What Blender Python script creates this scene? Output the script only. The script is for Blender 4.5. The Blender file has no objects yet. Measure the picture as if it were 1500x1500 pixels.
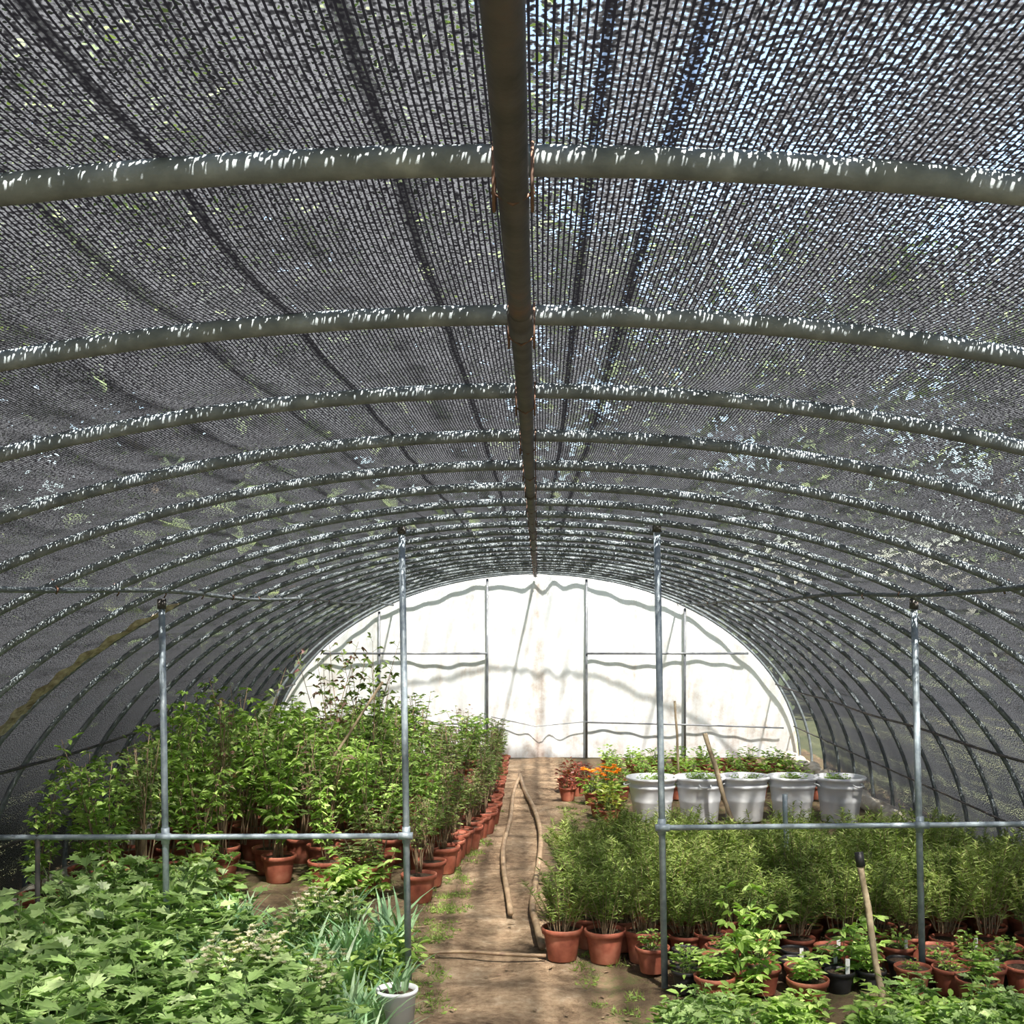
import bpy, math, random
from mathutils import Vector, Matrix
random.seed(7)
R=random.uniform
S=bpy.context.scene
COL=S.collection
A,B=3.3,2.31     # tunnel half width, height
CZ=1.84

# ------------------------------------------------------------ materials
def newmat(name):
    m=bpy.data.materials.new(name); m.use_nodes=True
    nt=m.node_tree; nt.nodes.clear()
    return m,nt
def N(nt,t,**k):
    n=nt.nodes.new(t)
    for a,b in k.items(): setattr(n,a,b)
    return n
def math_(nt,op,a,b=None,c=None,clamp=False):
    n=N(nt,'ShaderNodeMath',operation=op); n.use_clamp=clamp
    for i,v in enumerate((a,b,c)):
        if v is None: continue
        if isinstance(v,(int,float)): n.inputs[i].default_value=v
        else: nt.links.new(v,n.inputs[i])
    return n.outputs[0]
def ramp(nt,fac,stops):
    n=N(nt,'ShaderNodeValToRGB'); e=n.color_ramp.elements
    while len(e)<len(stops): e.new(0.5)
    for i,(p,c) in enumerate(stops):
        e[i].position=p; e[i].color=(c[0],c[1],c[2],1)
    nt.links.new(fac,n.inputs[0]); return n.outputs[0]
def noise(nt,scale,detail=3,vec=None,rough=.55):
    n=N(nt,'ShaderNodeTexNoise'); n.inputs['Scale'].default_value=scale
    n.inputs['Detail'].default_value=detail; n.inputs['Roughness'].default_value=rough
    if vec is not None: nt.links.new(vec,n.inputs['Vector'])
    return n.outputs[0]
def solid(name,stops,scale=8,rough=.6,metal=0,bump=0,bscale=40,detail=4):
    m,nt=newmat(name)
    co=N(nt,'ShaderNodeTexCoord').outputs['Object']
    f=noise(nt,scale,detail,co)
    c=ramp(nt,f,stops)
    p=N(nt,'ShaderNodeBsdfPrincipled'); p.inputs['Roughness'].default_value=rough
    p.inputs['Metallic'].default_value=metal
    nt.links.new(c,p.inputs['Base Color'])
    if bump:
        b=N(nt,'ShaderNodeBump'); b.inputs['Strength'].default_value=bump; b.inputs['Distance'].default_value=.02
        nt.links.new(noise(nt,bscale,4,co),b.inputs['Height']); nt.links.new(b.outputs[0],p.inputs['Normal'])
    o=N(nt,'ShaderNodeOutputMaterial'); nt.links.new(p.outputs[0],o.inputs[0])
    return m
def leafmat(name,stops,trans=.35,rough=.45,objvar=.25):
    m,nt=newmat(name)
    g=N(nt,'ShaderNodeNewGeometry').outputs['Random Per Island']
    ob=N(nt,'ShaderNodeObjectInfo').outputs['Random']
    f=math_(nt,'ADD',math_(nt,'MULTIPLY',g,1-objvar),math_(nt,'MULTIPLY',ob,objvar))
    c=ramp(nt,f,stops)
    p=N(nt,'ShaderNodeBsdfPrincipled'); p.inputs['Roughness'].default_value=rough
    nt.links.new(c,p.inputs['Base Color'])
    t=N(nt,'ShaderNodeBsdfTranslucent')
    mx=N(nt,'ShaderNodeMixRGB',blend_type='MULTIPLY'); mx.inputs[0].default_value=1
    nt.links.new(c,mx.inputs[1]); mx.inputs[2].default_value=(1.3,1.5,.6,1)
    nt.links.new(mx.outputs[0],t.inputs[0])
    s=N(nt,'ShaderNodeMixShader'); s.inputs[0].default_value=trans
    nt.links.new(p.outputs[0],s.inputs[1]); nt.links.new(t.outputs[0],s.inputs[2])
    o=N(nt,'ShaderNodeOutputMaterial'); nt.links.new(s.outputs[0],o.inputs[0])
    return m

M={}
M['leaf_bright']=leafmat('leaf_bright',[(0,(.10,.19,.03)),(.5,(.28,.44,.09)),(1,(.56,.70,.25))],rough=.6)
M['leaf_mug']=leafmat('leaf_mug',[(0,(.13,.23,.06)),(.5,(.31,.46,.16)),(.85,(.48,.60,.29)),(1,(.62,.70,.50))],rough=.65)
M['leaf_dark']=leafmat('leaf_dark',[(0,(.05,.07,.02)),(.40,(.15,.23,.06)),(.60,(.31,.42,.14)),(.78,(.22,.14,.10)),(1,(.23,.10,.12))],objvar=.45,rough=.55)
M['leaf_needle']=leafmat('leaf_needle',[(0,(.07,.12,.02)),(.5,(.20,.28,.06)),(1,(.44,.51,.18))],trans=.3,rough=.6,objvar=.45)
M['leaf_iris']=leafmat('leaf_iris',[(0,(.13,.27,.13)),(.6,(.29,.47,.26)),(1,(.52,.62,.46))],trans=.25,rough=.55)
M['leaf_yellow']=leafmat('leaf_yellow',[(0,(.2,.3,.05)),(1,(.5,.5,.12))])
M['leaf_tree']=leafmat('leaf_tree',[(0,(.02,.04,.014)),(.5,(.045,.07,.025)),(1,(.10,.13,.05))],trans=.15,rough=.8)
M['leaf_red']=leafmat('leaf_red',[(0,(.12,.02,.02)),(1,(.3,.08,.05))])
M['petal_orange']=leafmat('petal_orange',[(0,(.8,.18,.02)),(1,(1,.42,.03))])
M['petal_cream']=leafmat('petal_cream',[(0,(.45,.42,.30)),(1,(.7,.66,.55))])
M['stem']=solid('stem',[(.3,(.15,.09,.06)),(.7,(.34,.25,.15))],20)
M['stem_green']=solid('stem_green',[(.3,(.10,.17,.05)),(.7,(.2,.28,.1))],20)
M['bark']=solid('bark',[(.3,(.05,.04,.03)),(.7,(.13,.11,.08))],6,bump=.5)
M['terracotta']=solid('terracotta',[(.3,(.20,.05,.03)),(.5,(.34,.10,.06)),(.7,(.44,.17,.11))],9,.65)
M['soil']=solid('soil',[(.3,(.04,.025,.015)),(.7,(.12,.08,.05))],60,.9,bump=.6,bscale=120)
M['blackplastic']=solid('blackplastic',[(.3,(.012,.012,.014)),(.7,(.03,.03,.035))],10,.5)
M['whiteplastic']=solid('whiteplastic',[(.3,(.70,.74,.80)),(.7,(.85,.87,.90))],5,.45)
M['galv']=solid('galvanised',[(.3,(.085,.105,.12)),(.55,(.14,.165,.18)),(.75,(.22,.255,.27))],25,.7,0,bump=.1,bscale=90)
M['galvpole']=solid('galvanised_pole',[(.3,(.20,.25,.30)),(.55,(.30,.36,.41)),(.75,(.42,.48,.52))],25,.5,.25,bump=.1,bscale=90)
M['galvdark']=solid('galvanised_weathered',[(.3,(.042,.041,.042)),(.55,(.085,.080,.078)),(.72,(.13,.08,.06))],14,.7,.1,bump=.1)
M['rust']=solid('rusty_wire',[(.3,(.06,.035,.025)),(.7,(.14,.075,.05))],60,.8)
M['wood']=solid('stake_wood',[(.3,(.25,.19,.12)),(.7,(.45,.37,.25))],18,.8,bump=.3)
M['hose']=solid('hose',[(.3,(.24,.16,.10)),(.7,(.45,.33,.21))],14,.6)
M['tan']=solid('tan_fabric',[(.3,(.16,.13,.10)),(.5,(.42,.36,.29)),(.7,(.68,.62,.53))],22,.9,bump=.5,bscale=30)
M['cream']=solid('cream_edge',[(.3,(.5,.42,.32)),(.6,(.8,.74,.64))],9,.9,bump=.4)
M['frame']=solid('wall_frame',[(.3,(.10,.11,.13)),(.7,(.2,.22,.24))],9,.5,.3)
M['label']=solid('label',[(.3,(.75,.75,.75)),(.7,(.85,.85,.85))],9,.5)

# ground
def groundmat():
    m,nt=newmat('dirt_ground')
    co=N(nt,'ShaderNodeTexCoord').outputs['Object']
    sx=N(nt,'ShaderNodeSeparateXYZ'); nt.links.new(co,sx.inputs[0])
    n1=noise(nt,2.2,6,co,.65); n2=noise(nt,22,6,co,.7); n3=noise(nt,90,3,co)
    mix=math_(nt,'ADD',math_(nt,'MULTIPLY',n1,.5),math_(nt,'MULTIPLY',n2,.5))
    c1=ramp(nt,mix,[(.36,(.12,.074,.04)),(.45,(.26,.175,.105)),(.54,(.40,.285,.18)),(.66,(.58,.46,.33))])
    c2=ramp(nt,mix,[(.35,(.07,.045,.025)),(.5,(.19,.13,.075)),(.6,(.14,.16,.05)),(.75,(.33,.25,.15))])
    ax=math_(nt,'ABSOLUTE',math_(nt,'ADD',sx.outputs[0],.13))
    wob=math_(nt,'ADD',ax,math_(nt,'MULTIPLY',math_(nt,'SUBTRACT',n2,.5),.55))
    f=math_(nt,'MULTIPLY',math_(nt,'SUBTRACT',wob,.38),5,clamp=True)
    mc=N(nt,'ShaderNodeMixRGB'); nt.links.new(f,mc.inputs[0]); nt.links.new(c1,mc.inputs[1]); nt.links.new(c2,mc.inputs[2])
    p=N(nt,'ShaderNodeBsdfPrincipled'); p.inputs['Roughness'].default_value=.95
    nt.links.new(mc.outputs[0],p.inputs['Base Color'])
    b=N(nt,'ShaderNodeBump'); b.inputs['Strength'].default_value=.9; b.inputs['Distance'].default_value=.04
    nt.links.new(math_(nt,'ADD',n2,math_(nt,'MULTIPLY',n3,.4)),b.inputs['Height']); nt.links.new(b.outputs[0],p.inputs['Normal'])
    o=N(nt,'ShaderNodeOutputMaterial'); nt.links.new(p.outputs[0],o.inputs[0]); return m
M['ground']=groundmat()
M['grass_out']=solid('outside_ground',[(.3,(.04,.055,.02)),(.6,(.08,.09,.04)),(.8,(.14,.11,.07))],1.5,.95)

def netmat():
    m,nt=newmat('shade_net')
    uv=N(nt,'ShaderNodeUVMap').outputs[0]
    sx=N(nt,'ShaderNodeSeparateXYZ'); nt.links.new(uv,sx.inputs[0]); u,v=sx.outputs[0],sx.outputs[1]
    fr=math_(nt,'FRACT',math_(nt,'DIVIDE',math_(nt,'ADD',u,50),.0068))
    warp=math_(nt,'GREATER_THAN',fr,.36)
    cb=N(nt,'ShaderNodeCombineXYZ')
    nt.links.new(math_(nt,'MULTIPLY',u,150),cb.inputs[0]); nt.links.new(math_(nt,'MULTIPLY',v,125),cb.inputs[1])
    nz=noise(nt,1,1,cb.outputs[0])
    big=noise(nt,6.0,2,uv)
    cb2=N(nt,'ShaderNodeCombineXYZ'); nt.links.new(math_(nt,'MULTIPLY',u,13),cb2.inputs[0]); nt.links.new(math_(nt,'MULTIPLY',v,.22),cb2.inputs[1])
    st=noise(nt,1,2,cb2.outputs[0])
    th=math_(nt,'ADD',math_(nt,'ADD',.562,math_(nt,'MULTIPLY',math_(nt,'SUBTRACT',big,.5),.20)),math_(nt,'MULTIPLY',math_(nt,'SUBTRACT',st,.5),.46))
    sideL=math_(nt,'MULTIPLY',math_(nt,'SUBTRACT',math_(nt,'MULTIPLY',u,-1),1.2),.045,clamp=True)
    sideR=math_(nt,'MULTIPLY',math_(nt,'SUBTRACT',u,1.6),.035,clamp=True)
    th=math_(nt,'ADD',th,math_(nt,'ADD',sideL,sideR))
    hole=math_(nt,'MULTIPLY',math_(nt,'SUBTRACT',nz,th),16,clamp=True)
    hole=math_(nt,'MULTIPLY',hole,warp)
    # overlap bands, soft edged
    uw=math_(nt,'ADD',u,math_(nt,'MULTIPLY',math_(nt,'SUBTRACT',big,.5),.008))
    seam=None
    for s,w,k0 in [(-.365,.010,.75),(-.53,.008,.5),(-.125,.011,.7),(.088,.010,.8),(.165,.014,.7),(-.75,.006,.4)]:
        dd=math_(nt,'ABSOLUTE',math_(nt,'SUBTRACT',uw,s))
        k=math_(nt,'MULTIPLY',math_(nt,'SUBTRACT',1,math_(nt,'DIVIDE',dd,w),clamp=True),k0*1.5,clamp=True)
        seam=k if seam is None else math_(nt,'MAXIMUM',seam,k)
    keep=math_(nt,'SUBTRACT',1,math_(nt,'MULTIPLY',seam,.75))
    hole=math_(nt,'MULTIPLY',hole,keep)
    hole=math_(nt,'MAXIMUM',hole,math_(nt,'MULTIPLY',math_(nt,'GREATER_THAN',v,13.62),.19))  # last bay made see-through throughout, added to let more sun onto end wall
    hole=math_(nt,'MULTIPLY',hole,.95)
    tr=N(nt,'ShaderNodeBsdfTransparent')
    keepc=math_(nt,'SUBTRACT',1,math_(nt,'MULTIPLY',seam,.35))
    c=ramp(nt,math_(nt,'MULTIPLY',math_(nt,'MULTIPLY',nz,warp),keepc),[(.30,(.004,.004,.005)),(.44,(.016,.017,.019)),(.56,(.080,.085,.096))])
    p=N(nt,'ShaderNodeBsdfDiffuse'); nt.links.new(c,p.inputs[0])
    tl=N(nt,'ShaderNodeBsdfTranslucent'); nt.links.new(c,tl.inputs[0])
    a=N(nt,'ShaderNodeMixShader'); a.inputs[0].default_value=.35
    nt.links.new(p.outputs[0],a.inputs[1]); nt.links.new(tl.outputs[0],a.inputs[2])
    x=N(nt,'ShaderNodeMixShader'); nt.links.new(hole,x.inputs[0])
    nt.links.new(a.outputs[0],x.inputs[1]); nt.links.new(tr.outputs[0],x.inputs[2])
    o=N(nt,'ShaderNodeOutputMaterial'); nt.links.new(x.outputs[0],o.inputs[0]); return m
M['net']=netmat()

def wallmat():
    m,nt=newmat('white_plastic_sheet')
    co=N(nt,'ShaderNodeTexCoord').outputs['Object']
    sx=N(nt,'ShaderNodeSeparateXYZ'); nt.links.new(co,sx.inputs[0])
    n1=noise(nt,3.5,7,co,.75)
    mp=N(nt,'ShaderNodeMapping'); mp.inputs['Scale'].default_value=(6,1,.7); nt.links.new(co,mp.inputs[0])
    n2=noise(nt,1.5,5,mp.outputs[0],.7)
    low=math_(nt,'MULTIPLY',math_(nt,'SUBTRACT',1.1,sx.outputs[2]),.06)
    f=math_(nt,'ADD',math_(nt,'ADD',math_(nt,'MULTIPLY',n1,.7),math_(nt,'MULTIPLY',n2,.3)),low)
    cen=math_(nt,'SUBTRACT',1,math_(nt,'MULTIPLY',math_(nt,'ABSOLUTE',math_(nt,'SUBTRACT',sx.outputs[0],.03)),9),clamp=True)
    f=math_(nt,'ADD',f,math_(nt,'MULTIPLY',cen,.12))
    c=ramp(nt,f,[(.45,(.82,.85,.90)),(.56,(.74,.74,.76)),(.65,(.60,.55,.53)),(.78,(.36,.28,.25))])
    d=N(nt,'ShaderNodeBsdfDiffuse'); nt.links.new(c,d.inputs[0])
    t=N(nt,'ShaderNodeBsdfTranslucent'); nt.links.new(c,t.inputs[0])
    x=N(nt,'ShaderNodeMixShader'); x.inputs[0].default_value=.40
    nt.links.new(d.outputs[0],x.inputs[1]); nt.links.new(t.outputs[0],x.inputs[2])
    o=N(nt,'ShaderNodeOutputMaterial'); nt.links.new(x.outputs[0],o.inputs[0]); return m
M['sheet']=wallmat()

# ------------------------------------------------------------ mesh builder
class MB:
    def __init__(s): s.v=[];s.f=[];s.m=[];s.mats=[];s.sm=[]
    def mi(s,k):
        if k not in s.mats: s.mats.append(k)
        return s.mats.index(k)
    def add(s,vs,fs,k,smooth=False):
        o=len(s.v); s.v+= [tuple(p) for p in vs]; i=s.mi(k)
        for f in fs: s.f.append(tuple(o+j for j in f)); s.m.append(i); s.sm.append(smooth)
    def mesh(s,name):
        me=bpy.data.meshes.new(name); me.from_pydata(s.v,[],s.f)
        for k in s.mats: me.materials.append(M[k])
        me.polygons.foreach_set('material_index',s.m); me.polygons.foreach_set('use_smooth',s.sm)
        me.update(); return me
    def leaf(s,p,d,l,w,k,droop=.25,roll=None):
        d=d.normalized(); up=Vector((0,0,1))
        side=d.cross(up)
        if side.length<.05: side=Vector((1,0,0))
        side.normalize(); nrm=side.cross(d)
        if roll is None: roll=R(-.6,.6)
        side=(side*math.cos(roll)+nrm*math.sin(roll)).normalized(); nrm=side.cross(d)
        def q(a,b,c): return p+d*(a*l)+side*(b*w)+nrm*(c*l)-up*(droop*l*a*a)
        s.add([q(0,0,0),q(.3,.42,.07),q(.65,.36,.06),q(1,0,0),q(.65,-.36,.06),q(.3,-.42,.07)],[(0,3,2,1),(0,5,4,3)],k)
    def lobed(s,p,d,l,k):
        d=d.normalized(); up=Vector((0,0,1)); side=d.cross(up)
        if side.length<.05: side=Vector((1,0,0))
        side.normalize(); roll=R(-.9,.9); nrm=side.cross(d)
        side=(side*math.cos(roll)+nrm*math.sin(roll)).normalized(); nrm=side.cross(d)
        dr=R(.1,.6)
        def q(a,b): return p+d*(a*l)+side*(b*l)+nrm*(abs(b)*.3*l)-up*(dr*l*a*a)
        vs=[q(0,0)];fs=[]
        out=[(.18,.05),(.30,.24),(.36,.05),(.58,.32),(.60,.06),(.85,.21),(.80,.05),(1.15,0)]
        for sg in (1,-1):
            o=len(vs); vs+=[q(a,b*sg) for a,b in out]
            for i in range(7): 
                fs.append((0,o+i,o+i+1) if sg>0 else (0,o+i+1,o+i))
        s.add(vs,fs,k)
    def needle(s,p,d,l,w,k):
        d=d.normalized(); a=d.cross(Vector((R(-1,1),R(-1,1),R(-1,1)))).normalized()*w*.5
        s.add([p-a,p+a,p+d*l],[(0,1,2)],k)
    def tube(s,pts,rad,k,n=5,cap=True,smooth=True):
        if isinstance(rad,(int,float)): rad=[rad]*len(pts)
        pts=[Vector(p) for p in pts]; vs=[];fs=[]
        ref=None
        for i,p in enumerate(pts):
            t=(pts[min(i+1,len(pts)-1)]-pts[max(i-1,0)]).normalized()
            if ref is None:
                ref=t.cross(Vector((0,0,1))) if abs(t.z)<.9 else t.cross(Vector((1,0,0)))
            ref=(ref-t*ref.dot(t)).normalized(); b=t.cross(ref)
            for j in range(n):
                a=2*math.pi*j/n; vs.append(p+(ref*math.cos(a)+b*math.sin(a))*rad[i])
        for i in range(len(pts)-1):
            for j in range(n):
                k2=(j+1)%n; fs.append((i*n+j,i*n+k2,(i+1)*n+k2,(i+1)*n+j))
        if cap: fs.append(tuple(range(n))[::-1]); fs.append(tuple((len(pts)-1)*n+j for j in range(n)))
        s.add(vs,fs,k,smooth)
    def lathe(s,prof,k,n=20,c=(0,0,0),smooth=True):
        vs=[];fs=[]
        for r,z in prof:
            for j in range(n):
                a=2*math.pi*j/n; vs.append((c[0]+r*math.cos(a),c[1]+r*math.sin(a),c[2]+z))
        for i in range(len(prof)-1):
            for j in range(n):
                k2=(j+1)%n; fs.append((i*n+j,i*n+k2,(i+1)*n+k2,(i+1)*n+j))
        s.add(vs,fs,k,smooth)
    def disc(s,r,z,k,n=20,c=(0,0,0)):
        s.add([(c[0]+r*math.cos(2*math.pi*j/n),c[1]+r*math.sin(2*math.pi*j/n),c[2]+z) for j in range(n)],[tuple(range(n))],k)
    def box(s,c,d,k):
        x,y,z=c;a,b,e=d[0]/2,d[1]/2,d[2]/2
        s.add([(x+i*a,y+j*b,z+l*e) for i in(-1,1) for j in(-1,1) for l in(-1,1)],[(0,1,3,2),(4,6,7,5),(0,4,5,1),(2,3,7,6),(0,2,6,4),(1,5,7,3)],k)
def obj(name,me,parent=None,loc=(0,0,0),rz=0,sc=1,rx=0,ry=0):
    o=bpy.data.objects.new(name,me); COL.objects.link(o)
    o.location=loc; o.rotation_euler=(rx,ry,rz)
    o.scale=sc if isinstance(sc,tuple) else (sc,sc,sc)
    if parent: o.parent=parent
    return o
def empty(name):
    o=bpy.data.objects.new(name,None); COL.objects.link(o); o.empty_display_size=.2; return o
def rv(a,el): return Vector((math.cos(a)*math.cos(el),math.sin(a)*math.cos(el),math.sin(el)))

# ------------------------------------------------------------ ground
def hz(x,y): return .012*math.sin(x*3.1+y*1.7)+.010*math.sin(x*7.3-y*2.9)+.006*math.sin(y*9+x*4)
b=MB(); nx,ny=60,170; vs=[];fs=[]
for j in range(ny+1):
    for i in range(nx+1):
        x=-3.6+7.2*i/nx; y=-3+19*j/ny
        vs.append((x,y,hz(x,y)-.012))
for j in range(ny):
    for i in range(nx):
        a=j*(nx+1)+i; fs.append((a,a+1,a+nx+2,a+nx+1))
b.add(vs,fs,'ground',True); obj('floor',b.mesh('floor'))
b=MB(); b.add([(-60,-30,-.05),(60,-30,-.05),(60,90,-.05),(-60,90,-.05)],[(0,1,2,3)],'grass_out'); obj('outside_ground',b.mesh('outside_ground'))
b=MB(); random.seed(12)
for i in range(260):
    x=R(-.75,.5)
    if R(0,1)<.5: x=random.choice((R(-.75,-.45),R(.2,.45)))
    y=R(5,13); z=hz(x,y)-.008
    b.leaf(Vector((x,y,z+.006)),rv(R(0,6.28),0),R(.02,.05),.02,'stem',0,0)
obj('path_leaf_litter',b.mesh('litter'))

# ------------------------------------------------------------ tunnel structure
def prof(t,off=0):
    x=(A+off)*math.cos(t); s_=math.sin(t)
    return x,(B+off)*s_
ribs=[1.246+.65*k for k in range(-6,22)]
b=MB()
for y in ribs:
    pts=[]
    for i in range(73):
        x,z=prof(math.pi*i/72); pts.append((x,y+.0*z,z))
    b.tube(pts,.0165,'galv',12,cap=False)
arches=empty('tunnel_hoop_frame')
obj('arched_ribs',b.mesh('arched_ribs'),arches)
b=MB()
zr=B-.034
b.tube([(0,-2.8+.7*i,zr+.003*math.sin(i*2)) for i in range(26)]+[(0,14.95,zr)],.0165,'galvdark',12)
for y in ribs:
    for dx,dy in((-.02,0),(.02,0)):
        pts=[(dx+ .0,y+ .024*math.cos(a),B-.017+.036*math.sin(a)) for a in [i*math.pi/6 for i in range(13)]]
        b.tube(pts,.002,'rust',6,cap=False)
    b.tube([(-.022,y-.014,zr-.004),(0,y-.02,zr-.019),(.022,y-.014,zr-.004)],.002,'rust',6)
for y in (1.9-.1,4.5,8.4,11.6): b.tube([(0,y-.06,zr),(0,y+.06,zr)],.0195,'galvdark',12)
obj('ridge_pipe',b.mesh('ridge_pipe'),arches)
b=MB()
for sx in(-1,1):
    pts=[]
    for i in range(60):
        y=-2.8+17.7*i/59; pts.append((sx*(1.78+.01*math.sin(y*2.1+sx)),y,1.925+.012*math.sin(y*1.7+sx*2)))
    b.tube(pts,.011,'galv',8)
    for y in ribs: b.tube([(sx*1.80,y,1.96),(sx*1.77,y-.017,1.92),(sx*1.785,y,1.905)],.004,'rust',5)
    t=math.asin(.92/B); x,z=prof(t)
    b.tube([(sx*(x-.028),-2.8+17.7*i/30,z+.008*math.sin(i*1.3)) for i in range(31)],.010,'galvdark',8)
    t=math.asin(.4/B); x,z=prof(t)
    b.tube([(sx*(x-.025),-2.8+17.7*i/30,z) for i in range(31)],.008,'galvdark',8)
obj('side_purlins',b.mesh('side_purlins'),arches)

# net
me_b=MB(); nu=96; ys=[]
y=ribs[0]-.0
while y<14.99: ys.append(y); y+=.65/6
ys.append(14.99)
us=[];prev=None;acc=0;pp=[]
for i in range(nu+1):
    x,z=prof(math.pi*i/nu,.018); pp.append((x,z))
    if prev: acc+=math.hypot(x-prev[0],z-prev[1])
    us.append(acc); prev=(x,z)
mid=us[nu//2]; us=[-(q-mid) for q in us]
vs=[];uvv=[];fs=[]
for y in ys:
    ph=((y-ribs[0])/.65)%1; sag=math.sin(math.pi*ph)
    for i,(x,z) in enumerate(pp):
        k=1-.006*sag*(1+.6*math.sin(us[i]*5+y*2.3)); 
        vs.append((x*k,y,z*k)); uvv.append((us[i]+.004*math.sin(y*1.3+us[i]*2),y))
for j in range(len(ys)-1):
    for i in range(nu):
        a=j*(nu+1)+i; fs.append((a,a+1,a+nu+2,a+nu+1))
me_b.add(vs,fs,'net',True); me=me_b.mesh('shade_net')
ul=me.uv_layers.new(name='UVMap')
for lp in me.loops: ul.data[lp.index].uv=uvv[lp.vertex_index]
obj('ceiling_shade_net',me)

# end wall sheet with folds
b=MB(); nx,nz=150,24; vs=[];fs=[]
for j in range(nz+1):
    for i in range(nx+1):
        x=-A*.995+2*A*.995*i/nx; top=B*math.sqrt(max(0,1-(x/A)**2)); z=top*j/nz
        fold=.02*math.sin(x*5+z)+.008*math.sin(x*19+z*3)
        if abs(x)<.6: fold+=.03*math.sin(x*24+math.sin(z*2))*math.exp(-((x-.1)/.3)**2)
        vs.append((x,15.0+fold,z))
for j in range(nz):
    for i in range(nx):
        a=j*(nx+1)+i; fs.append((a,a+1,a+nx+2,a+nx+1))
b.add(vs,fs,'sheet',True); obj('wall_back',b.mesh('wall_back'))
b=MB(); Y=14.93
def topz(x): return B*math.sqrt(1-(x/A)**2)
for x in(-1.95,-.6,.64,1.87): b.tube([(x,Y,0),(x,Y,topz(x)-.03)],.015,'frame',8)
b.tube([(-.6,Y-.02,1.31),(-2.65,Y-.02,1.31)],.014,'frame',8)
b.tube([(.64,Y-.02,1.31),(2.66,Y-.02,1.31)],.014,'frame',8)
b.tube([(-3.1,Y-.02,.43),(-.6,Y-.02,.43)],.010,'frame',8)
b.tube([(.64,Y-.02,.45),(1.9,Y-.02,.42),(3.1,Y-.02,.38)],.010,'frame',8)
b.tube([(-.55,Y-.03,.52),(0,Y-.03,.40),(.64,Y-.03,.46)],.006,'frame',6)
obj('wall_back_frame',b.mesh('wall_back_frame'))

# inner door frame
b=MB(); D=5.9
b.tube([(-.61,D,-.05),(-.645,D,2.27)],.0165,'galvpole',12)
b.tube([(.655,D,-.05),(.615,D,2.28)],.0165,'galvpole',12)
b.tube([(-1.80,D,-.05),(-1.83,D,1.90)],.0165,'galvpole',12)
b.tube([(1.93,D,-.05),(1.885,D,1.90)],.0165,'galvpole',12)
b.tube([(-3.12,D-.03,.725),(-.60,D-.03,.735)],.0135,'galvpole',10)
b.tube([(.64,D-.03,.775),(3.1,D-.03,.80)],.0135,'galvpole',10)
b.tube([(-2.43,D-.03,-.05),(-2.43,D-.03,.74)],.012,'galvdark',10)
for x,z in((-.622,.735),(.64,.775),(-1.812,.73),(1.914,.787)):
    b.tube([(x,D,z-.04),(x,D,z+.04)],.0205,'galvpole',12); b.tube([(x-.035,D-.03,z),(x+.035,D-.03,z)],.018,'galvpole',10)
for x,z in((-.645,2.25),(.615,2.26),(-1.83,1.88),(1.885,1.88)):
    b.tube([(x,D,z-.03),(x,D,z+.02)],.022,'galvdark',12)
obj('door_frame_poles',b.mesh('door_frame_poles'))

# tan fabric band lying flat along the hoop at left
b=MB(); vs=[];fs=[]; n=60
for i in range(n):
    t=math.pi-(.28+.68*i/(n-1)); wd=.075*(1 if i<48 else (n-i)/14+.15)
    for j in range(7):
        q=(j/6-.5)*2; x,z=prof(t+.018*q*(1 if i%2 else 1),-.028-.010*math.sin(i*1.3+j)-.012*(1-q*q))
        vs.append((x,D+.33+q*wd+.012*math.sin(i*.7),z))
for i in range(n-1):
    for j in range(6):
        a=i*7+j; fs.append((a,a+1,a+8,a+7))
b.add(vs,fs,'tan',True); obj('tan_fabric_band',b.mesh('tan_fabric_band'))

for sx in(-1,1):
    b=MB(); pts=[];rd=[]
    for i in range(110):
        y=5+9.8*i/109; pts.append((sx*(3.15+.02*math.sin(i*.8)),y,.03)); rd.append(.08+.02*math.sin(i*1.3)*math.sin(i*.37)+R(-.01,.01))
    b.tube(pts,rd,'cream',8); obj('plastic_sheet_edging',b.mesh('edging'))

# ------------------------------------------------------------ plants
def shrub(seed,leafk,stems=7,leaflets=5,ll=.075,dens=20,spread=.22,start=.25,stemk='stem',h=1.0,lobed=False,thick=.007):
    random.seed(seed); b=MB()
    for s in range(stems):
        a=R(0,6.28); lean=R(.3,1)*spread; hh=h*R(.6,1.0); pts=[]
        cx,cy=R(-.04,.04),R(-.04,.04); wx,wy=R(-.03,.03),R(-.03,.03)
        for i in range(7):
            t=i/6; pts.append(Vector((cx+math.cos(a)*lean*t**1.4+wx*math.sin(t*5),cy+math.sin(a)*lean*t**1.4+wy*math.sin(t*4),hh*t)))
        b.tube(pts,[thick*(1-.7*i/6) for i in range(7)],stemk,5)
        for q in range(dens):
            t=start+(1-start)*(q+R(0,1))/dens; t=min(t,.999); f=t*6; i=int(f); p=pts[i].lerp(pts[i+1],f-i)
            aa=q*2.4+R(-.5,.5); d=rv(aa,R(.0,.7)); pl=R(.05,.14)*(1.25-.6*t)
            e=p+d*pl
            b.tube([p,e],.0016,'stem_green',3,cap=False,smooth=False)
            if lobed: b.lobed(p+d*pl*.4,rv(aa,R(-.1,1.1)),ll*R(.6,1.2),leafk); continue
            for n in range(leaflets):
                an=(n-(leaflets-1)/2)*.75
                dd=(d*math.cos(an)+Vector((-d.y,d.x,0))*math.sin(an)+Vector((0,0,R(-.3,.2))))
                b.leaf(e-d*pl*.2*abs(n-(leaflets-1)/2),dd,ll*R(.7,1.15),ll*.5,leafk)
    return b.mesh('shrub_%d'%seed)
bright=[shrub(10+i,'leaf_bright',6,5,.075,14,.27,.2) for i in range(5)]
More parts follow.
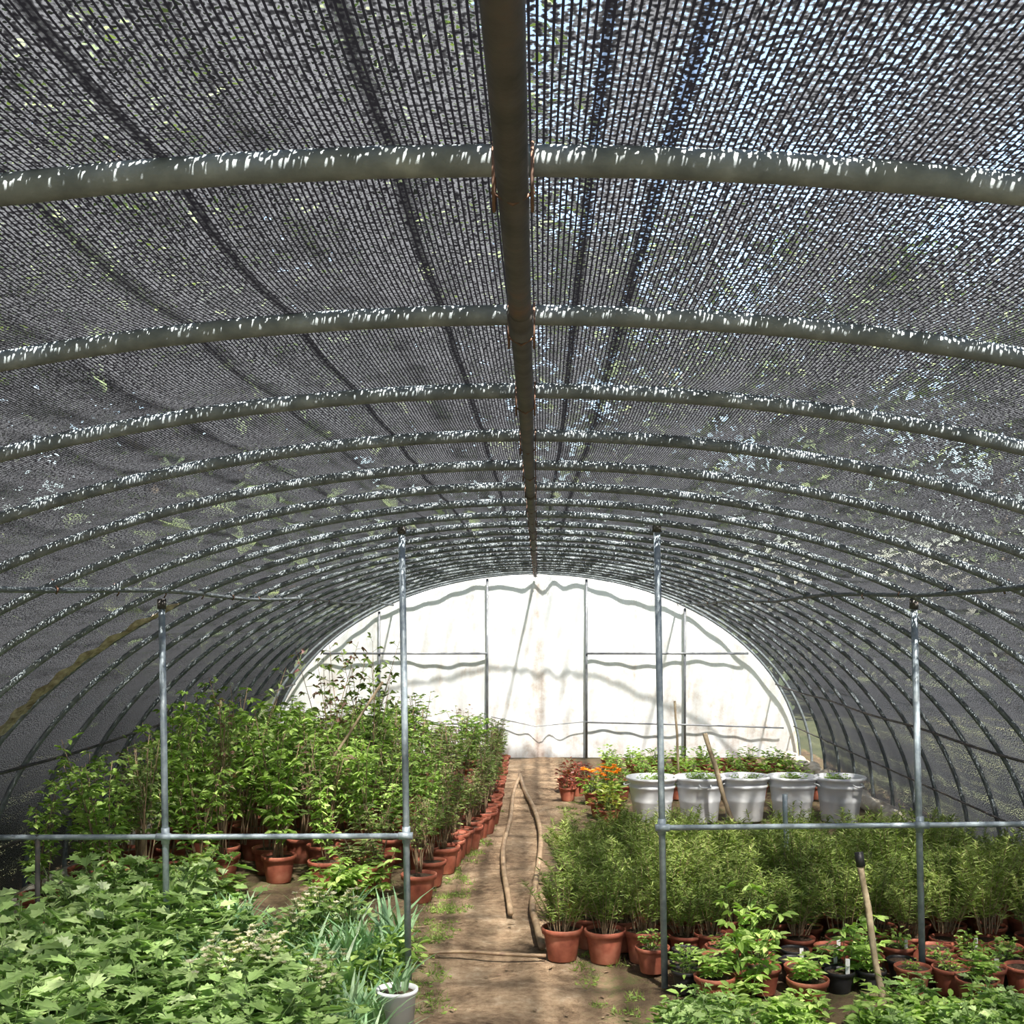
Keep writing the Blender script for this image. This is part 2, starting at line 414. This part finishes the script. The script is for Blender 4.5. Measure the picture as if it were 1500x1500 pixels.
dark=[shrub(20+i,'leaf_dark',9,3,.058,11,.17,.42,thick=.008) for i in range(5)]
mug=[shrub(30+i,'leaf_mug',9,5,.15,15,.30,.25,'stem_green',lobed=True) for i in range(5)]
airy=[shrub(40+i,'leaf_dark',5,3,.07,14,.40,.3) for i in range(2)]
weed=[shrub(50+i,'leaf_bright',4,5,.14,8,.35,.15,'stem_green') for i in range(3)]

def feather(seed):
    random.seed(seed); b=MB()
    for s in range(24):
        a=R(0,6.28); r0=R(0,.06); lean=R(.04,.17); hh=R(.65,1.08); pts=[]
        for i in range(5):
            t=i/4; rr=r0+lean*t**1.3; pts.append(Vector((math.cos(a)*rr,math.sin(a)*rr,hh*t)))
        b.tube(pts,[.004,.0035,.003,.002,.001],'stem',3,cap=False)
        for q in range(56):
            t=min(.999,.25+.75*(q+R(0,1))/56); f=t*4; i=int(f); p=pts[i].lerp(pts[i+1],f-i)
            b.needle(p,rv(R(0,6.28),R(.3,1.3)),R(.04,.08),.011,'leaf_needle')
    return b.mesh('feather_%d'%seed)
feath=[feather(60+i) for i in range(4)]
def iris(seed):
    random.seed(seed); b=MB()
    for s in range(18):
        a=R(0,6.28); c=Vector((R(-.1,.1),R(-.1,.1),0)); h=R(.6,1); w=R(.035,.048); ln=R(.1,.6)
        d=Vector((math.cos(a),math.sin(a),0)); sd=Vector((-d.y,d.x,0)); vs=[];fs=[]
        for i in range(7):
            t=i/6; p=c+d*(ln*h*t**2.2)+Vector((0,0,h*(t-.25*ln*t**3))); ww=w*(1-t**3)*.5+.001
            vs+=[p-sd*ww,p+sd*ww]
        for i in range(6): fs.append((2*i,2*i+1,2*i+3,2*i+2))
        b.add(vs,fs,'leaf_iris')
    return b.mesh('iris_%d'%seed)
irises=[iris(70+i) for i in range(3)]
def herb(seed,k,l=.07,n=60,flower=None,fs_=.03,nf=26):
    random.seed(seed); b=MB()
    for s in range(n):
        a=R(0,6.28); r=R(0,.12); z=R(.1,1)*(.22-r*.6)
        p=Vector((math.cos(a)*r,math.sin(a)*r,z)); b.leaf(p,rv(a+R(-.8,.8),R(-.1,.8)),l*R(.6,1.2),l*.5,k)
        if s%4==0: b.tube([(p.x*.3,p.y*.3,0),p],.0025,'stem_green',3,cap=False)
    if flower:
        for s in range(nf):
            a=R(0,6.28); r=R(0,.12); c=Vector((math.cos(a)*r,math.sin(a)*r,.20+R(-.05,.05)))
            b.tube([(c.x*.6,c.y*.6,.05),c],.002,'stem_green',3,cap=False)
            for q in range(9): b.leaf(c,rv(q*.7,R(.1,.6)),fs_,fs_*.7,flower,0)
    return b.mesh('herb_%d'%seed)
herbs=[herb(80+i,'leaf_bright') for i in range(3)]
mari=[herb(84,'leaf_bright',flower='petal_orange',fs_=.035,nf=11),herb(85,'leaf_yellow')]
redh=herb(86,'leaf_red'); creamh=herb(87,'leaf_mug',flower='petal_cream',fs_=.022,nf=14)
def grass(seed):
    random.seed(seed); b=MB()
    for s in range(26):
        a=R(0,6.28); p=Vector((R(-.06,.06),R(-.06,.06),0)); b.needle(p,rv(a,R(.3,1.3)),R(.02,.07),.006,'leaf_needle')
    for s in range(6):
        a=R(0,6.28); b.leaf(Vector((R(-.05,.05),R(-.05,.05),.005)),rv(a,R(.1,.5)),R(.02,.04),.02,'leaf_bright')
    return b.mesh('grass_%d'%seed)
grs=[grass(90+i) for i in range(3)]

# pots
def potmesh(r=.125,h=.20,k='terracotta'):
    b=MB()
    b.lathe([(0,0),(r*.70,0),(r*.72,.004),(r*.93,h*.80),(r*.93,h*.82),(r*1.03,h*.825),(r*1.06,h*.99),(r*1.04,h),(r*.97,h),(r*.95,h*.9),(r*.93,h*.86)],k,20)
    b.disc(r*.94,h*.88,'soil',20); return b.mesh('pot')
pot=potmesh(); spot=potmesh(.07,.11,'blackplastic'); spot2=potmesh(.085,.13)

random.seed(101)
G=empty('potted_shrub_rows')
y=6.93; row=0
while y<13.6:
    x=-2.86+R(-.03,.03)+(.10 if row%2 else 0)
    edge=-.76+.34*min(1,max(0,(y-7.5)/2.6))
    if y>10.1: edge=-.42
    if y<7.5: edge=-2.1
    while x<edge-.1:
        px,py=x+R(-.04,.04),y+R(-.05,.05)
        x+=.34
        if y<8.2 and px>-2 and R(0,1)<.35: continue
        obj('pot',pot,G,(px,py,hz(px,py)-.008),R(0,6),R(.9,1.0))
        if px<-1.95: h=R(1.08,1.34) if y<9.3 else R(.6,.8)
        elif px<-1.5: h=R(.8,1.08) if y<10 else R(.6,.85)
        elif px<-1.1: h=R(.62,.92)
        else: h=R(.46,.78)
        if y<8.0: h*=R(.3,.72) if px>-2.0 else R(.6,.9)
        if px<-1.4 or (y<9 and px<-1.2): me=random.choice(bright if R(0,1)<.85 else dark)
        else: me=random.choice(dark if R(0,1)<.75 else bright)
        w=R(.75,1.1)*(.75 if h<.7 else 1)
        if px<-2.3: w=min(w,.8); h=min(h,R(1.0,1.18))
        if px<-2.62: w=.65; h=min(h,R(.75,.9))
        obj('shrub',me,G,(px,py,.15),R(0,6),(w,w,h),R(-.06,.06),R(-.06,.06))
    if y>7.5:
        px=edge+R(-.02,.03); obj('pot',pot,G,(px,y,hz(px,y)-.008),R(0,6),R(.85,.95)); obj('shrub',random.choice(dark),G,(px,y,.16),R(0,6),(.6,.6,R(.38,.66)))
    if y>8.3 : 
        px=edge+.02; py=y+.18; obj('pot',pot,G,(px,py,hz(px,py)-.008),R(0,6),R(.85,.95)); obj('shrub',random.choice(dark),G,(px,py,.16),R(0,6),(.5,.5,R(.3,.5)))
    y+=.38; row+=1
for x,y,h in((-1.6,9.7,1.5),(-1.35,10.2,1.55),(-1.85,10.6,1.5),(-1.1,9.8,1.0),(-2.1,8.6,1.35),(-1.5,10.5,1.5)):
    obj('tall_stems',airy[0] if x<-1.4 else airy[1],G,(x,y,.16),R(0,6),(.8,.8,h))
for i in range(16):
    x=R(-2.5,-.95); y=R(7.1,7.8); obj('small_plant',random.choice(weed+herbs[:1]),G,(x,y,-.01),R(0,6),(.5,.5,R(.2,.45)))

G=empty('leafy_mugwort_bed')
random.seed(5)
for i in range(125):
    x=R(-2.75,-.80); y=R(3.9,6.6)
    if x>-1.55 and y>5.25: continue
    h=R(.34,.54)*(1.12 if x<-1.7 else .8)
    if y<4.6: h*=.85
    obj('mugwort',random.choice(mug),G,(x,y,-.01),R(0,6),(.75,.75,h))
G=empty('iris_clump')
for i in range(46):
    x=R(-1.65,-.68); y=R(5.2,6.6); obj('iris',random.choice(irises),G,(x,y,-.01),R(0,6),(.6,.6,R(.24,.40)))
for i in range(12):
    x=R(-.85,-.66); y=R(4.7,5.3); obj('iris',random.choice(irises),G,(x,y,-.01),R(0,6),(.5,.5,R(.22,.32)))
for i in range(20):
    x=R(-1.6,-.7); y=R(5.2,6.5); obj('undergrowth',random.choice(herbs),G,(x,y,-.01),R(0,6),R(.6,1.2))
G=empty('pale_flowering_herbs')
for i in range(14):
    x=R(-1.4,-.85); y=R(4.9,6.3); obj('flower',creamh,G,(x,y,.14),R(0,6),1.0)
b=MB(); b.lathe([(0,0),(.075,0),(.085,.14),(.095,.145),(.095,.16),(.085,.16),(.082,.14)],'whiteplastic',20); b.disc(.08,.14,'soil'); 
wp=empty('white_planter'); wp.location=(-.60,5.32,0)
obj('planter_pot',b.mesh('white_planter'),wp)
obj('planter_sprig',irises[0],wp,(0,0,.13),0,(.4,.4,.18))

# right shrub block
G=empty('feathery_shrub_rows'); random.seed(9)
y=6.35
while y<8.1:
    x=.16 if y<6.5 else .28+R(-.02,.03)
    while x<2.95:
        px,py=x+R(-.04,.04),y+R(-.05,.05)
        obj('pot',pot if y<6.6 and x<.6 else spot2,G,(px,py,hz(px,py)-.008),R(0,6),.85 if y<6.6 and x<.6 else 1)
        obj('shrub',random.choice(feath),G,(px,py,.13),R(0,6),(R(.85,1.2),R(.85,1.2),R(.27,.44)),R(-.08,.08),R(-.08,.08))
        x+=.205
    y+=.24
G=empty('young_plant_trays')
for y in(5.75,5.93,6.11):
    x=.75 if y<6 else .62
    while x<3.0:
        px=x+R(-.015,.015)
        k=R(0,1)
        obj('nursery_pot',spot if k<.5 else spot2,G,(px,y+R(-.02,.02),0),R(0,6),1)
        if R(0,1)<.65: obj('seedling',random.choice(herbs),G,(px,y,.10),R(0,6),R(.3,.65))
        if R(0,1)<.3:
            bb=MB(); bb.box((0,0,.04),(.02,.002,.09),'label'); obj('plant_label',bb.mesh('lab'),G,(px+.03,y-.03,.09),R(-.5,.5))
        x+=.18
for x,y in((.85,5.55),(1.27,5.5),(2.05,5.5)): obj('pot',pot,G,(x,y,0),0,.75); obj('seedling',random.choice(weed),G,(x,y,.13),R(0,6),(.35,.35,.16))
G=empty('low_herb_bed')
for i in range(170):
    x=R(.5,2.6); y=R(4.3,5.4)
    if x<.52+(5.4-y)*.1: continue
    k=R(0,1)
    if k<.7: obj('herb',random.choice(herbs),G,(x,y,-.01),R(0,6),R(.5,.95))
    else: obj('herb',random.choice(mug+weed),G,(x,y,-.01),R(0,6),(.4,.4,R(.16,.28)))
obj('weed',weed[0],G,(.98,5.75,0),1,(.5,.5,.62)); obj('weed',weed[1],G,(1.02,5.55,0),2,(.5,.5,.5)); obj('weed',weed[2],G,(1.55,5.8,0),2,(.5,.5,.36))

# white tubs
def tub():
    b=MB()
    b.lathe([(0,0),(.155,0),(.16,.01),(.175,.16),(.18,.17),(.183,.19),(.182,.2),(.195,.29),(.205,.30),(.205,.318),(.197,.322),(.207,.36),(.228,.368),(.23,.385),(.222,.392),(.205,.388),(.198,.33)],'whiteplastic',32)
    b.disc(.2,.335,'soil',32)
    for s in(-1,1):
        b.tube([(s*.2,-.05,.34),(s*.24,-.045,.325),(s*.245,0,.32),(s*.24,.045,.325),(s*.2,.05,.34)],.007,'whiteplastic',6)
    return b.mesh('tub')
tb=tub(); random.seed(3)
for x in(1.03,1.45,1.85,2.27,2.68):
    e=empty('white_tub_planter'); e.location=(x,10.5+R(-.05,.05),0)
    obj('tub',tb,e,(0,0,0),R(0,6))
    for q in range(6): obj('seedling',random.choice(herbs),e,(R(-.1,.1),R(-.1,.1),.33),R(0,6),R(.25,.5))
G=empty('marigold_pots')
for x,y,k in((.55,11.3,0),(.72,11.2,0),(.70,11.5,0),(.58,10.7,1),(.70,10.5,1),(.62,10.3,1)):
    obj('pot',spot2,G,(x,y,0)); obj('flower',mari[k],G,(x,y,.10),R(0,6),1.0)
G=empty('red_leaf_pots')
for x,y in((.32,11.6),(.42,11.9),(.32,12.2),(.5,12.4),(.38,12.8)):
    obj('pot',spot2,G,(x,y,0)); obj('plant',redh,G,(x,y,.10),R(0,6),.8)
G=empty('back_seedling_rows')
y=11.7
while y<14.2:
    x=.85
    while x<3.0:
        obj('pot',spot2,G,(x,y,0))
        if R(0,1)<.9: obj('plant',random.choice(herbs),G,(x,y,.1),R(0,6),(.9,.9,R(.5,1.0)))
        x+=.27
    y+=.42
G=empty('path_edge_grass')
for i in range(260):
    y=R(5.0,11.5); s=random.choice((-1,-1,1))
    x=(-.54+R(-.2,.12)+max(0,y-8)*.03) if s<0 else (.30+R(-.08,.2)+max(0,(5.9-y))*.25)
    obj('grass',random.choice(grs),G,(x,y,hz(x,y)-.012),R(0,6),R(.4,1.0))

# hose
def gp(px,py): 
    d=3220/(py-895); return Vector((.025+(px-787)*d/1750,d,.022))
def smooth(pts,n=8):
    out=[]
    for i in range(len(pts)-1):
        p0=pts[max(i-1,0)];p1=pts[i];p2=pts[i+1];p3=pts[min(i+2,len(pts)-1)]
        for j in range(n):
            t=j/n; out.append(.5*((2*p1)+(-p0+p2)*t+(2*p0-5*p1+4*p2-p3)*t*t+(-p0+3*p1-3*p2+p3)*t**3))
    out.append(pts[-1]); return out
b=MB()
b.tube(smooth([gp(*q) for q in((762,1138),(752,1165),(748,1200),(738,1240),(737,1270),(741,1300),(745,1322),(748,1343))]),.019,'hose',8)
b.tube(smooth([gp(*q) for q in((762,1138),(768,1160),(783,1190),(792,1225),(790,1262),(784,1300),(780,1335),(786,1360),(794,1392))]),.021,'hose',8)
obj('garden_hose',b.mesh('garden_hose'))
b=MB(); b.tube(smooth([gp(*q) for q in((628,1402),(680,1400),(740,1404),(800,1406))],4),.010,'stem',6); obj('fallen_stick',b.mesh('fallen_stick'))

# stakes
def stake(name,p,q,r,k='wood',top=None):
    b=MB(); p=Vector(p);q=Vector(q); n=6
    b.tube([p.lerp(q,i/n)+Vector((.004*math.sin(i*2),0,0)) for i in range(n+1)],[r*(1+.08*math.sin(i*2.3)) for i in range(n+1)],k,8)
    if top: b.tube([q-(q-p).normalized()*.06,q+(q-p).normalized()*.01],r*1.35,top,8)
    obj(name,b.mesh(name))
stake('wooden_stake',(1.64,5.55,-.05),(1.56,5.7,.68),.016,'wood','blackplastic')
stake('wooden_stake',(1.70,10.1,-.05),(1.45,10.15,.80),.020)
stake('metal_stake',(1.55,7.3,-.05),(1.54,7.3,.72),.016,'galvpole')
stake('bamboo_stake',(1.46,12,-.05),(1.42,12.1,.93),.012)
stake('bamboo_stake',(-2.0,9.0,.0),(-1.15,9.1,1.3),.010)

# ------------------------------------------------------------ trees outside
def tree(seed,h=9):
    random.seed(seed); b=MB()
    b.tube([(0,0,0),(R(-.2,.2),R(-.2,.2),h*.35),(R(-.4,.4),R(-.4,.4),h*.8)],[.22,.17,.06],'bark',8)
    for i in range(28):
        z=h*R(.06,.95); a=R(0,6.28); l=R(.8,2.4)*(1.2-z/h*.6); c=Vector((math.cos(a)*l,math.sin(a)*l,z+.3))
        b.tube([(0,0,max(.1,z-.4)),c*.5+Vector((0,0,z*.5)),c],[.06,.04,.02],'bark',5)
        for q in range(120):
            o=Vector((random.gauss(0,.6),random.gauss(0,.6),random.gauss(0,.5)))
            b.leaf(c+o,rv(R(0,6.28),R(-.8,.5)),R(.22,.4),.22,'leaf_tree')
    return b.mesh('tree_%d'%seed)
tr=[tree(200,9),tree(201,10),tree(202,11)]
random.seed(77)
for x,y,sc in((-8.2,2,1.15),(-8.2,5.5,1.15),(-8.2,9,1.15),(-8.6,13,1.35),(-8,17.5,1.5),(-4.6,19.5,1.45),(-2.2,21.5,1.3),(1.8,22,.85),(5.2,22,.82),(8.5,21.5,.85),(12,19,.95),(13,15,.95),(13.5,11,.95),(-11,4,1.15),(-11,11,1.3),(15,24,.95),(-3,25,1.5),(3,26.5,.9),(7,27,.9),(-7,23,1.6),(11,23,.9),(-6.2,19,1.5),(-5.5,22.5,1.6),(-10,20,1.6)):
    s=R(.93,1.05)*sc
    obj('leafy_tree',random.choice(tr),None,(x,y,-.1),R(0,6),s)

# ------------------------------------------------------------ light / world / camera
w=bpy.data.worlds.new('World'); S.world=w; w.use_nodes=True; nt=w.node_tree; nt.nodes.clear()
sk=nt.nodes.new('ShaderNodeTexSky'); sk.sky_type='NISHITA'; sk.sun_disc=False
sk.sun_elevation=math.radians(50); sk.sun_rotation=math.radians(160); sk.air_density=1.2; sk.dust_density=1.5
bg=nt.nodes.new('ShaderNodeBackground'); bg.inputs[1].default_value=.55
o=nt.nodes.new('ShaderNodeOutputWorld'); nt.links.new(sk.outputs[0],bg.inputs[0]); nt.links.new(bg.outputs[0],o.inputs[0])
L=bpy.data.lights.new('sun','SUN'); L.energy=50; L.angle=math.radians(2.2); L.color=(1,.93,.82)
lo=bpy.data.objects.new('sun',L); COL.objects.link(lo)
d=-Vector((.22,-.62,1.0)); lo.rotation_euler=d.to_track_quat('-Z','Y').to_euler(); lo.location=(3,-6,10)
cam=bpy.data.cameras.new('camera'); cam.lens=42; cam.sensor_width=36; cam.shift_x=-37/1500; cam.shift_y=145/1500; cam.clip_start=.02
co=bpy.data.objects.new('camera',cam); COL.objects.link(co); co.location=(.025,0,CZ); co.rotation_euler=(math.radians(90),0,0)
S.camera=co
S.view_settings.view_transform='Standard'
